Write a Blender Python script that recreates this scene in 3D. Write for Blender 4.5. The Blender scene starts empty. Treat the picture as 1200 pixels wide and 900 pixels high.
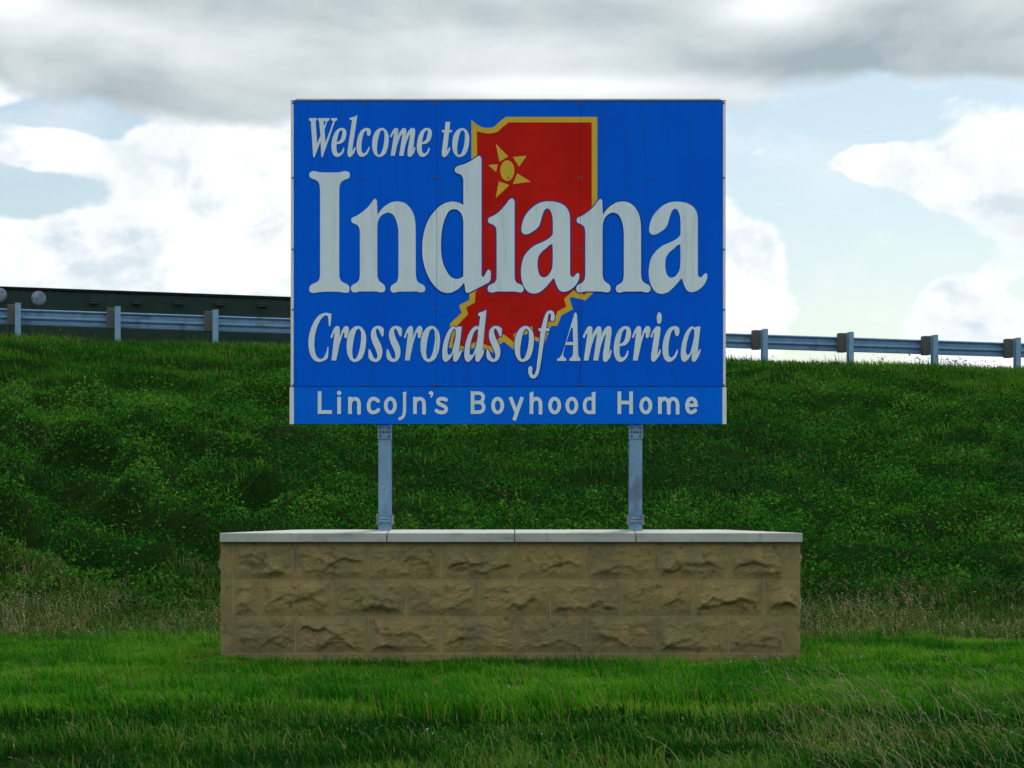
import bpy, bmesh, math, random
import numpy as np
from mathutils import Vector, Matrix
from mathutils.geometry import delaunay_2d_cdt

scene = bpy.context.scene
COL = scene.collection
rad = math.radians
random.seed(4)
RNG = np.random.default_rng(11)

# ------------------------------------------------------------------ camera
F = 2490.0            # focal length in pixels of the 1200 px wide photograph
HOR = 618.0           # row of the horizon
EYE = 1.107
cam_d = bpy.data.cameras.new('camera')
cam = bpy.data.objects.new('camera', cam_d)
COL.objects.link(cam)
cam.location = (0, 0, EYE)
cam.rotation_euler = (rad(90), 0, 0)
cam_d.sensor_width = 36.0
cam_d.lens = 36.0 * F / 1200.0
cam_d.shift_y = (HOR - 450.0) / 1200.0
cam_d.clip_start = 0.1
cam_d.clip_end = 6000
scene.camera = cam

# ------------------------------------------------------------------ light
scene.view_settings.view_transform = 'Standard'
scene.view_settings.look = 'None'
scene.view_settings.exposure = 0.50
scene.view_settings.gamma = 1.0

SUN_EL, SUN_AZ = rad(56), rad(30)      # azimuth measured from +Y towards +X: high behind the sign
sd = bpy.data.lights.new('sun', 'SUN')
sd.energy = 1.5
sd.angle = rad(11)
sd.color = (1.0, 0.95, 0.86)
sun = bpy.data.objects.new('sun', sd)
COL.objects.link(sun)
sv = Vector((math.sin(SUN_AZ) * math.cos(SUN_EL), math.cos(SUN_AZ) * math.cos(SUN_EL), math.sin(SUN_EL)))
sun.rotation_euler = (-sv).to_track_quat('-Z', 'Y').to_euler()
sun.location = sv * 60


class NT:
    """tiny helper to write node maths"""
    def __init__(self, tree):
        self.t = tree

    def new(self, kind, **kw):
        n = self.t.nodes.new(kind)
        for k, v in kw.items():
            setattr(n, k, v)
        return n

    def put(self, sock, v):
        if isinstance(v, bpy.types.NodeSocket):
            self.t.links.new(v, sock)
        elif v is not None:
            sock.default_value = v

    def m(self, op, a, b=None, c=None, clamp=False):
        n = self.new('ShaderNodeMath', operation=op, use_clamp=clamp)
        self.put(n.inputs[0], a)
        if b is not None:
            self.put(n.inputs[1], b)
        if c is not None:
            self.put(n.inputs[2], c)
        return n.outputs[0]

    def ramp(self, v, a, b, c=0.0, d=1.0, smooth=True):
        n = self.new('ShaderNodeMapRange', interpolation_type='SMOOTHSTEP' if smooth else 'LINEAR')
        self.put(n.inputs[0], v)
        for i, x in enumerate((a, b, c, d)):
            self.put(n.inputs[i + 1], x)
        return n.outputs[0]

    def vm(self, op, a, b):
        n = self.new('ShaderNodeVectorMath', operation=op)
        self.put(n.inputs[0], a)
        self.put(n.inputs[1], b)
        return n.outputs[0]

    def noise(self, vec, scale, detail=4.0, rough=0.5, dist=0.0, color=False):
        n = self.new('ShaderNodeTexNoise')
        self.put(n.inputs['Vector'], vec)
        n.inputs['Scale'].default_value = scale
        n.inputs['Detail'].default_value = detail
        n.inputs['Roughness'].default_value = rough
        n.inputs['Distortion'].default_value = dist
        return n.outputs['Color' if color else 'Fac']

    def mix(self, f, a, b, blend='MIX'):
        n = self.new('ShaderNodeMix', data_type='RGBA', blend_type=blend)
        self.put(n.inputs[0], f)
        self.put(n.inputs[6], a)
        self.put(n.inputs[7], b)
        return n.outputs[2]


def build_world():
    w = bpy.data.worlds.new('World')
    scene.world = w
    w.use_nodes = True
    t = w.node_tree
    t.nodes.clear()
    N = NT(t)
    out = N.new('ShaderNodeOutputWorld')
    bg = N.new('ShaderNodeBackground')
    t.links.new(bg.outputs[0], out.inputs[0])
    S = 0.10
    bg.inputs[1].default_value = S
    sky = N.new('ShaderNodeTexSky', sky_type='NISHITA')
    sky.sun_disc = False
    sky.sun_elevation = SUN_EL
    sky.sun_rotation = SUN_AZ
    sky.air_density = 1.0
    sky.dust_density = 1.2
    sky.ozone_density = 1.6
    tc = N.new('ShaderNodeTexCoord')
    d = tc.outputs['Generated']
    sx = N.new('ShaderNodeSeparateXYZ')
    t.links.new(d, sx.inputs[0])
    x, y, z = sx.outputs
    az = N.m('ARCTAN2', x, y)
    el = N.m('ARCSINE', z)
    U = N.m('MULTIPLY', az, F)              # clouds are placed by azimuth and elevation
    V = N.m('MULTIPLY', el, F)

    def g(u0, v0, su, sv_, amp):
        a = N.m('DIVIDE', N.m('SUBTRACT', U, float(u0 - 600)), float(su))
        b = N.m('DIVIDE', N.m('SUBTRACT', V, float(HOR - v0)), float(sv_))
        r2 = N.m('ADD', N.m('MULTIPLY', a, a), N.m('MULTIPLY', b, b))
        return N.m('MULTIPLY', N.m('POWER', math.e, N.m('MULTIPLY', r2, -1.0)), float(amp))

    def total(items):
        s = None
        for it in items:
            q = g(*it)
            s = q if s is None else N.m('ADD', s, q)
        return s

    # --- cumulus bank
    n1 = N.noise(N.vm('MULTIPLY', d, (1.0, 1.0, 1.5)), 15.0, 10.0, 0.56, 0.25)
    n2 = N.noise(N.vm('ADD', d, (3.1, 1.7, 0.4)), 24.0, 8.0, 0.6, 0.3)
    bias = total([
        (190, 300, 190, 62, .34), (60, 190, 80, 24, .26), (255, 200, 90, 55, .32), (330, 260, 80, 120, .25),
        (95, 152, 70, 14, -.30), (25, 240, 85, 24, -.42), (150, 245, 30, 12, -.10),
        (866, 325, 58, 66, .40), (1120, 210, 130, 42, .24), (1175, 165, 60, 26, .15), (1010, 200, 60, 20, .30), (1185, 285, 60, 40, .14),
        (1110, 372, 60, 44, .30), (1095, 345, 26, 26, .12), (895, 182, 30, 16, .30),
        (930, 150, 120, 26, -.22), (1000, 335, 55, 90, -.36), (900, 240, 60, 26, -.25), (1060, 300, 80, 40, -.2),
        (1195, 350, 40, 14, -.2), (600, 250, 240, 120, .2), (980, 290, 90, 50, -.24), (920, 200, 70, 34, -.16), (1040, 165, 90, 18, -.14)])
    D = N.m('ADD', n1, bias)
    n3_ = N.noise(N.vm('ADD', d, (2.3, 1.7, 6.4)), 42.0, 8.0, 0.62, 0.3)
    wisp = N.ramp(N.noise(N.vm('MULTIPLY', d, (1.0, 1.0, 2.6)), 9.0, 9.0, 0.62, 0.6), 0.46, 0.80, 0.0, 0.42)
    cum = N.m('MAXIMUM', N.ramp(N.m('ADD', D, N.m('MULTIPLY', N.m('SUBTRACT', n3_, 0.5), 0.16)), 0.48, 0.61), wisp)
    shade = N.m('ADD', N.ramp(n2, 0.40, 0.64), total([
        (85, 305, 60, 36, -.50), (180, 270, 30, 40, -.20), (240, 165, 60, 22, -.25), (1105, 372, 56, 34, -1.7),
        (880, 320, 70, 70, .6), (300, 290, 50, 50, .25), (130, 255, 60, 14, .35), (60, 190, 60, 20, .3)]), clamp=True)
    n1b = N.noise(N.vm('MULTIPLY', N.vm('ADD', d, (0.006, 0.0, 0.016)), (1.0, 1.0, 1.5)), 15.0, 10.0, 0.56, 0.25)
    under = N.ramp(N.m('SUBTRACT', n1b, n1), -0.05, 0.13, 1.0, 0.0)
    shade = N.m('ADD', N.m('MULTIPLY', shade, 0.45), N.m('MULTIPLY', under, 0.62), clamp=True)
    n3 = N.noise(N.vm('ADD', d, (0.3, 5.7, 2.4)), 60.0, 6.0, 0.6, 0.4)
    shade = N.m('ADD', shade, N.m('MULTIPLY', N.m('SUBTRACT', n3, 0.52), 0.8), clamp=True)
    inner = N.ramp(D, 0.50, 0.66, 0.25, 0.95)
    lit = N.m('MULTIPLY', N.m('MULTIPLY', N.m('SUBTRACT', 1.0, shade), inner), 1.0, clamp=True)
    k = 1.0 / S
    cumcol = N.mix(lit, (0.78 * k, 0.79 * k, 0.795 * k, 1), (0.47 * k, 0.545 * k, 0.60 * k, 1))

    # --- grey deck higher up
    st = N.noise(N.vm('MULTIPLY', d, (1.0, 1.0, 4.2)), 5.0, 7.0, 0.5, 0.3)
    st2 = N.noise(N.vm('MULTIPLY', d, (1.0, 1.0, 2.0)), 11.0, 8.0, 0.55, 0.4)
    edge = N.m('ADD', V, N.m('MULTIPLY', N.m('SUBTRACT', st2, 0.5), 110.0))
    edge = N.m('ADD', edge, total([(1080, 110, 160, 60, -22), (230, 140, 160, 50, 14)]))
    deck_low = N.ramp(edge, HOR - 148.0, HOR - 122.0)
    high_gap = N.ramp(N.m('ADD', N.noise(d, 2.6, 6.0, 0.55), N.ramp(V, 600.0, 1400.0, 0.28, 0.0)), 0.44, 0.56)
    deck = N.m('MULTIPLY', deck_low, high_gap)
    br = N.m('ADD', N.ramp(st, 0.30, 0.76, 0.10, 0.46), N.m('MULTIPLY', N.m('SUBTRACT', st2, 0.5), 0.95))
    br = N.m('ADD', br, total([(20, 15, 60, 30, .8), (110, 40, 70, 20, .25), (900, 25, 70, 22, .55), (250, 104, 220, 26, -.14), (600, 75, 260, 22, .08), (620, 30, 200, 26, -.22), (330, 50, 150, 20, .1),
                               (650, 108, 240, 12, .36), (920, 85, 120, 22, -.16), (1120, 60, 90, 35, -.06), (60, 110, 60, 20, .12), (1060, 122, 160, 10, .6)]), clamp=True)
    br = N.m('ADD', br, N.ramp(V, 620.0, 1500.0, 0.0, 0.75))       # deck brightened above the frame to add light on the ground
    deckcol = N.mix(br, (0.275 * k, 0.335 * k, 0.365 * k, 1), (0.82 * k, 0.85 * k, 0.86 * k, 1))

    blue = N.mix(1.0, sky.outputs[0], (1.02, 0.97, 0.85, 1), 'MULTIPLY')
    c = N.mix(cum, blue, cumcol)
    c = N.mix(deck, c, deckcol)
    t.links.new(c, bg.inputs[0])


build_world()


# ------------------------------------------------------------------ materials
def mat(name, base=(0.5, 0.5, 0.5), rough=0.6, metal=0.0, noise=None, bump=None, spec=0.5, attr=None, trans=0.0):
    """noise: list of (scale, colour, low, high) layers mixed over the base in object space"""
    m = bpy.data.materials.new(name)
    m.use_nodes = True
    t = m.node_tree
    N = NT(t)
    b = t.nodes['Principled BSDF']
    b.inputs['Roughness'].default_value = rough
    b.inputs['Metallic'].default_value = metal
    b.inputs['Specular IOR Level'].default_value = spec
    tc = N.new('ShaderNodeTexCoord')
    P = tc.outputs['Object']
    if attr:
        a = N.new('ShaderNodeAttribute')
        a.attribute_name = attr
        c = a.outputs['Color']
    else:
        r = N.new('ShaderNodeRGB')
        r.outputs[0].default_value = (*base, 1)
        c = r.outputs[0]
    for (sc, colr, lo, hi, *st) in (noise or []):
        v = N.vm('MULTIPLY', P, st[0]) if st else P
        f = N.ramp(N.noise(v, sc, 6.0, 0.6), lo, hi)
        c = N.mix(f, c, (*colr, 1))
    t.links.new(c, b.inputs['Base Color'])
    if bump:
        bn = N.new('ShaderNodeBump')
        bn.inputs['Strength'].default_value = bump[1]
        bn.inputs['Distance'].default_value = bump[2]
        t.links.new(N.noise(P, bump[0], 8.0, 0.65), bn.inputs['Height'])
        t.links.new(bn.outputs[0], b.inputs['Normal'])
    if trans:
        tr = N.new('ShaderNodeBsdfTranslucent')
        t.links.new(c, tr.inputs['Color'])
        mx = N.new('ShaderNodeMixShader')
        mx.inputs[0].default_value = trans
        o = t.nodes['Material Output']
        t.links.new(b.outputs[0], mx.inputs[1])
        t.links.new(tr.outputs[0], mx.inputs[2])
        t.links.new(mx.outputs[0], o.inputs['Surface'])
    return m


M = {}
M['soil'] = mat('soil', (0.013, 0.028, 0.007), 0.95, noise=[(0.9, (0.010, 0.032, 0.006), .4, .6), (14, (0.035, 0.030, 0.015), .6, .8)], bump=(20, .6, .05), spec=.0)
M['asphalt'] = mat('asphalt', (0.05, 0.05, 0.052), 0.9, noise=[(3, (0.065, 0.063, 0.06), .4, .7)], bump=(120, .4, .01), spec=.3)
M['line_paint'] = mat('line_paint', (0.75, 0.75, 0.72), 0.7)
M['stone'] = mat('split_face_stone', (0.30, 0.235, 0.098), 0.92,
                 noise=[(2.2, (0.215, 0.180, 0.085), .38, .62), (7, (0.33, 0.235, 0.105), .52, .72), (5.3, (0.200, 0.185, 0.105), .52, .75), (6, (0.225, 0.125, 0.062), .60, .74), (11, (0.13, 0.10, 0.050), .55, .72), (4, (0.16, 0.165, 0.10), .58, .74), (45, (0.13, 0.10, 0.052), .56, .75)],
                 bump=(55, .45, .010), spec=.02)
M['mortar'] = mat('mortar', (0.365, 0.31, 0.19), 0.95, noise=[(4, (0.16, 0.13, 0.085), .4, .7)], bump=(90, .3, .005), spec=.1)
M['coping'] = mat('limestone_coping', (0.49, 0.50, 0.49), 0.85,
                  noise=[(3.0, (0.42, 0.43, 0.42), .4, .65), (1.3, (0.29, 0.29, 0.27), .54, .72, (1, 1, 4)), (9, (0.33, 0.33, 0.30), .56, .70, (1, 1, .3)), (60, (0.46, 0.45, 0.41), .5, .75)], bump=(120, .25, .004), spec=.25)
M['blue'] = mat('blue_sheeting', (0.000, 0.128, 0.84), 0.5, noise=[(1.1, (0.000, 0.142, 0.88), .4, .65), (2.4, (0.004, 0.112, 0.76), .5, .75, (6, 1, .35)), (30, (0.000, 0.118, 0.78), .55, .8)], spec=.04)
M['blue_lower'] = mat('blue_sheeting_lower', (0.000, 0.160, 0.90), 0.5, noise=[(1.6, (0.000, 0.185, 0.92), .4, .65)], spec=.05)  # lower panel: paler blue than the panels above
M['letter'] = mat('white_sheeting', (0.80, 0.92, 0.98), 0.5, noise=[(2.0, (0.75, 0.89, 0.97), .4, .65), (3, (0.65, 0.79, 0.88), .5, .75, (6, 1, .4))], spec=.06)
M['red'] = mat('red_sheeting', (0.67, 0.017, 0.010), 0.5, noise=[(1.7, (0.56, 0.012, 0.009), .4, .65)], spec=.04)
M['yellow'] = mat('yellow_sheeting', (0.80, 0.53, 0.045), 0.5, noise=[(5, (0.72, 0.50, 0.05), .4, .65)], spec=.04)
M['navy'] = mat('outline_blue', (0.010, 0.050, 0.42), 0.5, spec=.04)
M['edge_white'] = mat('white_edge_trim', (0.86, 0.86, 0.84), 0.35, noise=[(9, (0.78, 0.78, 0.75), .5, .75)])
M['alu'] = mat('aluminium', (0.55, 0.57, 0.58), 0.45, .8, noise=[(8, (0.42, 0.44, 0.46), .45, .7)])
M['galv'] = mat('galvanised_steel', (0.215, 0.385, 0.56), 0.48, .25,
                noise=[(6, (0.18, 0.33, 0.52), .42, .62), (45, (0.32, 0.44, 0.54), .55, .75), (3, (0.12, 0.18, 0.27), .55, .70, (1, 1, .5)), (16, (0.14, 0.22, 0.34), .60, .72)])
M['bolt'] = mat('bolt_steel', (0.10, 0.10, 0.11), 0.45, .7)
M['bolt_light'] = mat('bolt_zinc', (0.22, 0.24, 0.27), 0.45, .6)
M['seam'] = mat('seam_backing', (0.04, 0.06, 0.14), 0.8, spec=.1)
M['blockwood'] = mat('weathered_timber', (0.120, 0.130, 0.122), 0.9, noise=[(10, (0.085, 0.092, 0.086), .4, .65, (1, 1, .15))], bump=(30, .4, .01), spec=.15)
M['trailer'] = mat('dark_green_trailer_paint', (0.016, 0.042, 0.032), 0.7, noise=[(1.2, (0.026, 0.046, 0.036), .4, .65), (9, (0.018, 0.030, 0.030), .5, .75)], spec=.15)
M['trailer_rail'] = mat('black_rail', (0.010, 0.011, 0.012), 0.7, spec=.1)
M['rubber'] = mat('tyre_rubber', (0.02, 0.02, 0.02), 0.85)
M['cap'] = mat('pale_cap', (0.24, 0.29, 0.36), 0.6, noise=[(7, (0.12, 0.16, 0.22), .4, .65)], spec=.1)
M['winch'] = mat('winch_steel', (0.035, 0.055, 0.06), 0.5, .5)
M['grass'] = mat('grass_blades', attr='col', rough=.75, spec=.03, trans=.35)
M['leaf'] = mat('leaves', attr='col', rough=.7, spec=.05, trans=.25)
M['dry'] = mat('dry_stems', attr='col', rough=.8, spec=.05, trans=.2)


# ------------------------------------------------------------------ mesh helpers
class MB:
    def __init__(self):
        self.v, self.f = [], []

    def add(self, vs, fs):
        o = len(self.v)
        self.v += [tuple(p) for p in vs]
        self.f += [tuple(i + o for i in q) for q in fs]
        return self

    def box(self, x0, x1, y0, y1, z0, z1):
        vs = [(x, y, z) for z in (z0, z1) for y in (y0, y1) for x in (x0, x1)]
        return self.add(vs, [(0, 2, 3, 1), (4, 5, 7, 6), (0, 1, 5, 4), (2, 6, 7, 3), (0, 4, 6, 2), (1, 3, 7, 5)])

    def cyl(self, p, q, r, n=10, r2=None):
        p, q = Vector(p), Vector(q)
        ax = (q - p).normalized()
        s = ax.orthogonal().normalized()
        tt = ax.cross(s)
        r2 = r if r2 is None else r2
        vs = []
        for c, rr in ((p, r), (q, r2)):
            for i in range(n):
                a = 2 * math.pi * i / n
                vs.append(c + (s * math.cos(a) + tt * math.sin(a)) * rr)
        fs = [(i, (i + 1) % n, n + (i + 1) % n, n + i) for i in range(n)]
        fs += [tuple(reversed(range(n))), tuple(range(n, 2 * n))]
        return self.add(vs, fs)

    def xform(self, fn):
        self.v = [tuple(fn(Vector(p))) for p in self.v]
        return self

    def mesh(self, name, m, bevel=0.0):
        me = bpy.data.meshes.new(name)
        me.from_pydata(self.v, [], self.f)
        bm = bmesh.new()
        bm.from_mesh(me)
        bmesh.ops.recalc_face_normals(bm, faces=bm.faces)
        if bevel:
            es = [e for e in bm.edges if e.is_manifold and e.calc_face_angle(0) > 0.6]
            bmesh.ops.bevel(bm, geom=es, offset=bevel, segments=1, affect='EDGES', clamp_overlap=True)
        bm.to_mesh(me)
        bm.free()
        me.materials.append(m)
        return me


def link(name, data, parent=None, loc=None):
    o = bpy.data.objects.new(name, data)
    COL.objects.link(o)
    if loc is not None:
        o.location = loc
    if parent is not None:
        o.parent = parent
    return o


def part(name, mb, m, parent, bevel=0.0):
    """mesh given in world coordinates; parents in this scene are never rotated"""
    off = Vector((0, 0, 0))
    p = parent
    while p is not None:
        off += p.location
        p = p.parent
    mb.xform(lambda v: v - off)
    return link(name, mb.mesh(name, m, bevel), parent)


def thing(name, label, cat, loc=(0, 0, 0), group=None):
    o = link(name, None, None, loc)
    o['label'] = label
    o['category'] = cat
    if group:
        o['group'] = group
    return o


# ------------------------------------------------------------------ value noise (numpy)
def _h(i, j, s):
    n = (i * 374761393 + j * 668265263 + s * 1442695041) & 0xffffffff
    n = ((n ^ (n >> 13)) * 1274126177) & 0xffffffff
    return ((n ^ (n >> 16)) & 0xffff) / 65535.0


def vnoise(x, y, s=0):
    x = np.asarray(x, float); y = np.asarray(y, float)
    i = np.floor(x).astype(np.int64); j = np.floor(y).astype(np.int64)
    fx = x - i; fy = y - j
    fx = fx * fx * (3 - 2 * fx); fy = fy * fy * (3 - 2 * fy)
    a = _h(i, j, s); b = _h(i + 1, j, s); c = _h(i, j + 1, s); d = _h(i + 1, j + 1, s)
    return (a * (1 - fx) + b * fx) * (1 - fy) + (c * (1 - fx) + d * fx) * fy


def fbm(x, y, s=0, o=4):
    t = 0; a = .5; w = 0
    for k in range(o):
        t = t + a * vnoise(x, y, s + 17 * k); w += a
        x = x * 2.03 + 5.1; y = y * 2.03 + 1.7; a *= .5
    return t / w


def sstep(a, b, x):
    t = np.clip((x - a) / (b - a), 0, 1)
    return t * t * (3 - 2 * t)


# ------------------------------------------------------------------ terrain
TH = rad(12.25)
RX0, RY0 = -9.602, 41.3
UX, UY = math.cos(TH), math.sin(TH)
NX, NY = -math.sin(TH), math.cos(TH)          # away from the camera, towards the road


def rail_y(x):
    return RY0 + (x - RX0) * math.tan(TH)


def rail_top(x):
    return 5.25 - 0.0135 * np.clip(x, -60, 60)


def crest_z(x):
    return rail_top(x) - 0.70


TOE = 21.9


def terrain(x, y, detail=True):
    x = np.asarray(x, float); y = np.asarray(y, float)
    xc = np.clip(x, -80, 80)
    yc = rail_y(xc) - 0.7
    zc = crest_z(xc)
    f = (y - TOE) / (yc - TOE)
    fs = np.where(f < 0.06, np.clip(f + 0.06, 0, None) ** 2 / 0.24, f)
    fs = np.clip(fs, 0, 1)
    prof = fs * (1.10 - 0.10 * fs)
    z = zc * prof
    # far side of the road
    fall = sstep(0, 26, y - (yc + 17))
    z = z * (1 - fall)
    # ditch towards the camera
    near = np.clip(13.4 - y, 0, 3.6)
    z = z - 0.060 * near * sstep(0, .8, 13.4 - y)
    if detail:
        hill = sstep(0.02, .12, f) * (1 - sstep(.86, 1.0, f))
        un = (fbm(x * .34 + 3, y * .95, 3, 3) - .5) * .62 + (fbm(x * .8, y * 2.0, 8, 3) - .5) * .52
        q = x + y
        win = np.exp(-((x + 5.6) / 3.2) ** 2) * sstep(22.5, 24, y) * (1 - sstep(31, 33.5, y))
        cw = np.cos((q - 22.3 + .55 * (vnoise(x * .8, y * .8, 5) - .5)) * 2 * math.pi / 2.1)
        rid = .58 * (np.abs(cw * .5 + .5) ** 1.6 - .45) * win
        z = z + hill * (un + rid)
        lawn = 1 - sstep(-.05, .02, f)
        z = z - .045 * np.exp(-((y - 17.6) / .8) ** 2) * lawn
        z = z + lawn * ((fbm(x * .8, y * .8, 21, 3) - .5) * .07 + sstep(13.6, 12.6, y) * (fbm(x * 1.6, y * 1.6, 31, 3) - .5) * .14)
    return z


def np_mesh(name, verts, faces, m, cols=None, smooth=False):
    me = bpy.data.meshes.new(name)
    nf, k = faces.shape
    me.vertices.add(len(verts))
    me.vertices.foreach_set('co', np.ascontiguousarray(verts, np.float32).ravel())
    me.loops.add(nf * k)
    me.loops.foreach_set('vertex_index', np.ascontiguousarray(faces, np.int32).ravel())
    me.polygons.add(nf)
    me.polygons.foreach_set('loop_start', np.arange(0, nf * k, k, dtype=np.int32))
    me.polygons.foreach_set('use_smooth', np.full(nf, smooth, bool))
    if cols is not None:
        a = me.attributes.new('col', 'FLOAT_COLOR', 'POINT')
        c4 = np.ones((len(verts), 4), np.float32)
        c4[:, :3] = cols
        a.data.foreach_set('color', c4.ravel())
    me.update(calc_edges=True)
    me.materials.append(m)
    return me


def grid_mesh(name, xs, ys, fn, m):
    X, Y = np.meshgrid(xs, ys)
    Z = fn(X, Y)
    V = np.stack([X, Y, Z], -1).reshape(-1, 3)
    nx, ny = len(xs), len(ys)
    i = np.arange(nx - 1)[None, :] + nx * np.arange(ny - 1)[:, None]
    i = i.ravel()
    Fc = np.stack([i, i + 1, i + 1 + nx, i + nx], -1)
    return np_mesh(name, V, Fc, m, smooth=True)


def spread(lo, a, b, hi, step):
    left, right = [], []
    d, p = step, a
    while p > lo:
        d *= 1.25; p -= d; left.append(p)
    d, p = step, b
    while p < hi:
        d *= 1.25; p += d; right.append(p)
    return np.array(left[::-1] + list(np.arange(a, b + 1e-6, step)) + right)


ground = link('ground', grid_mesh('ground', spread(-1500, -14, 14, 1500, .14), spread(-300, 6, 50, 3000, .14), terrain, M['soil']))
ground['kind'] = 'structure'
ground['label'] = 'grassy lawn rising into a roadside embankment'


def on_rail(t, n=0.0, dz=0.0):
    """t metres along the guardrail from its first post, n metres towards the road; dz from the rail's top"""
    x = RX0 + UX * t + NX * n
    xr = RX0 + UX * t
    return (x, RY0 + UY * t + NY * n, float(rail_top(xr)) + dz)


# road behind the crest
def strip(n0, n1, dz, t0=-70, t1=90, k=60):
    mb = MB()
    vs, fs = [], []
    for i in range(k + 1):
        t = t0 + (t1 - t0) * i / k
        vs += [on_rail(t, n0, dz), on_rail(t, n1, dz)]
    fs = [(2 * i, 2 * i + 2, 2 * i + 3, 2 * i + 1) for i in range(k)]
    return mb.add(vs, fs)


road = link('road', strip(1.0, 12.5, -0.70 + .02).mesh('road', M['asphalt']))
road['kind'] = 'structure'
road['label'] = 'asphalt highway on top of the embankment'
for nn in (1.35, 12.1):
    part('edge_line', strip(nn, nn + .12, -0.70 + .026), M['line_paint'], road)


# ------------------------------------------------------------------ sign geometry
PY = 18.10
PX = PY / F                      # metres per photograph pixel on the sign face


def sp(px, py, y=PY):
    return ((px - 600) / F * y, (HOR - py) / F * y + EYE)


sign = thing('welcome_sign', 'large blue welcome sign with red state map on two steel posts above the stone wall', 'sign', (0, 18.25, 1.08))
SEAMS = [511.6, 680.2]
GAP = 0.0011


def smooth_path(pts, n=6):
    """pts: (x, y) smooth or (x, y, 1) corner; centripetal-ish Catmull-Rom, closed"""
    P = [Vector((p[0], p[1])) for p in pts]
    C = [len(p) > 2 for p in pts]
    N = len(P)
    out = []
    for i in range(N):
        a, b = P[i], P[(i + 1) % N]
        if C[i] and C[(i + 1) % N]:
            out.append(a.copy())
            continue
        L = (b - a).length
        if C[i]:
            ta = (b - a)
        else:
            prv = P[i - 1]
            l0 = max((a - prv).length, 1e-6)
            ta = ((a - prv) / l0 * L + (b - a) / L * l0) / (L + l0) * L
        if C[(i + 1) % N]:
            tb = (b - a)
        else:
            nxt = P[(i + 2) % N]
            l1 = max((nxt - b).length, 1e-6)
            tb = ((b - a) / L * l1 + (nxt - b) / l1 * L) / (L + l1) * L
        for k in range(n):
            s = k / n
            h = (2 * s ** 3 - 3 * s ** 2 + 1) * a + (s ** 3 - 2 * s ** 2 + s) * ta + (-2 * s ** 3 + 3 * s ** 2) * b + (s ** 3 - s ** 2) * tb
            out.append(h)
    return out


def parse(s):
    pts = []
    for tok in s.split():
        c = tok.endswith('!')
        x, y = tok.rstrip('!').split(',')
        pts.append((float(x), float(y), 1) if c else (float(x), float(y)))
    return pts


def inside(poly, x, y):
    r = False
    n = len(poly)
    j = n - 1
    for i in range(n):
        xi, yi = poly[i]; xj, yj = poly[j]
        if (yi > y) != (yj > y) and x < (xj - xi) * (y - yi) / (yj - yi) + xi:
            r = not r
        j = i
    return r


def fill(contours):
    """even-odd fill of closed contours (pixel units) -> verts2d, tris"""
    vs, es = [], []
    for c in contours:
        o = len(vs)
        vs += [Vector(p) for p in c]
        es += [(o + i, o + (i + 1) % len(c)) for i in range(len(c))]
    r = delaunay_2d_cdt(vs, es, [], 0, 1e-4)
    tri = []
    for f in r[2]:
        cx = sum(r[0][i][0] for i in f) / len(f); cy = sum(r[0][i][1] for i in f) / len(f)
        k = False
        for c in contours:
            k ^= inside(c, cx, cy)
        if k:
            tri.append(tuple(f))
    return r[0], tri


def union(polys):
    """union of many small convex faces"""
    vs, fs = [], []
    for p in polys:
        o = len(vs)
        p = [Vector(q) for q in p]
        ar = sum(p[i].x * p[(i + 1) % len(p)].y - p[(i + 1) % len(p)].x * p[i].y for i in range(len(p)))
        if abs(ar) < 1e-7:
            continue
        if ar < 0:
            p = p[::-1]
        vs += p
        fs.append(list(range(o, o + len(p))))
    r = delaunay_2d_cdt(vs, [], fs, 0, 1e-4)
    return r[0], [tuple(f) for f, o in zip(r[2], r[5]) if o]


def sheet(name, v2, tris, m, layer, parent=None, cut=True):
    """thin vinyl sheet on the sign face, cut where the panels meet"""
    y = PY - 0.0010 * layer
    loc = parent if parent is not None else sign
    off = Vector((0, 0, 0)); p = loc
    while p is not None:
        off += p.location; p = p.parent
    me = bpy.data.meshes.new(name)
    V = []
    for p in v2:
        X, Z = sp(p[0], p[1])
        V.append((X - off.x, y - off.y, Z - off.z))
    me.from_pydata(V, [], tris)
    bm = bmesh.new(); bm.from_mesh(me)
    bmesh.ops.recalc_face_normals(bm, faces=bm.faces)
    if cut:
        xs = [v.co.x for v in bm.verts]
        for s in SEAMS:
            X = sp(s, 0)[0] - off.x
            if min(xs) < X < max(xs):
                for dx in (-GAP, GAP):
                    bmesh.ops.bisect_plane(bm, geom=bm.verts[:] + bm.edges[:] + bm.faces[:], plane_co=(X + dx, 0, 0), plane_no=(1, 0, 0))
                dead = [f for f in bm.faces if abs(f.calc_center_median().x - X) < GAP]
                bmesh.ops.delete(bm, geom=dead, context='FACES')
    for f in bm.faces:
        if f.normal.y > 0:
            f.normal_flip()
    bm.to_mesh(me); bm.free()
    me.materials.append(m)
    return link(name, me, loc)


# --- panels
def panel(x0, x1, y0, y1, tilt=0.0):
    mb = MB()
    X0, Z1 = sp(x0, y0); X1, Z0 = sp(x1, y1)
    mb.box(X0, X1, PY, PY + .004, Z0, Z1)
    return mb


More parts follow.
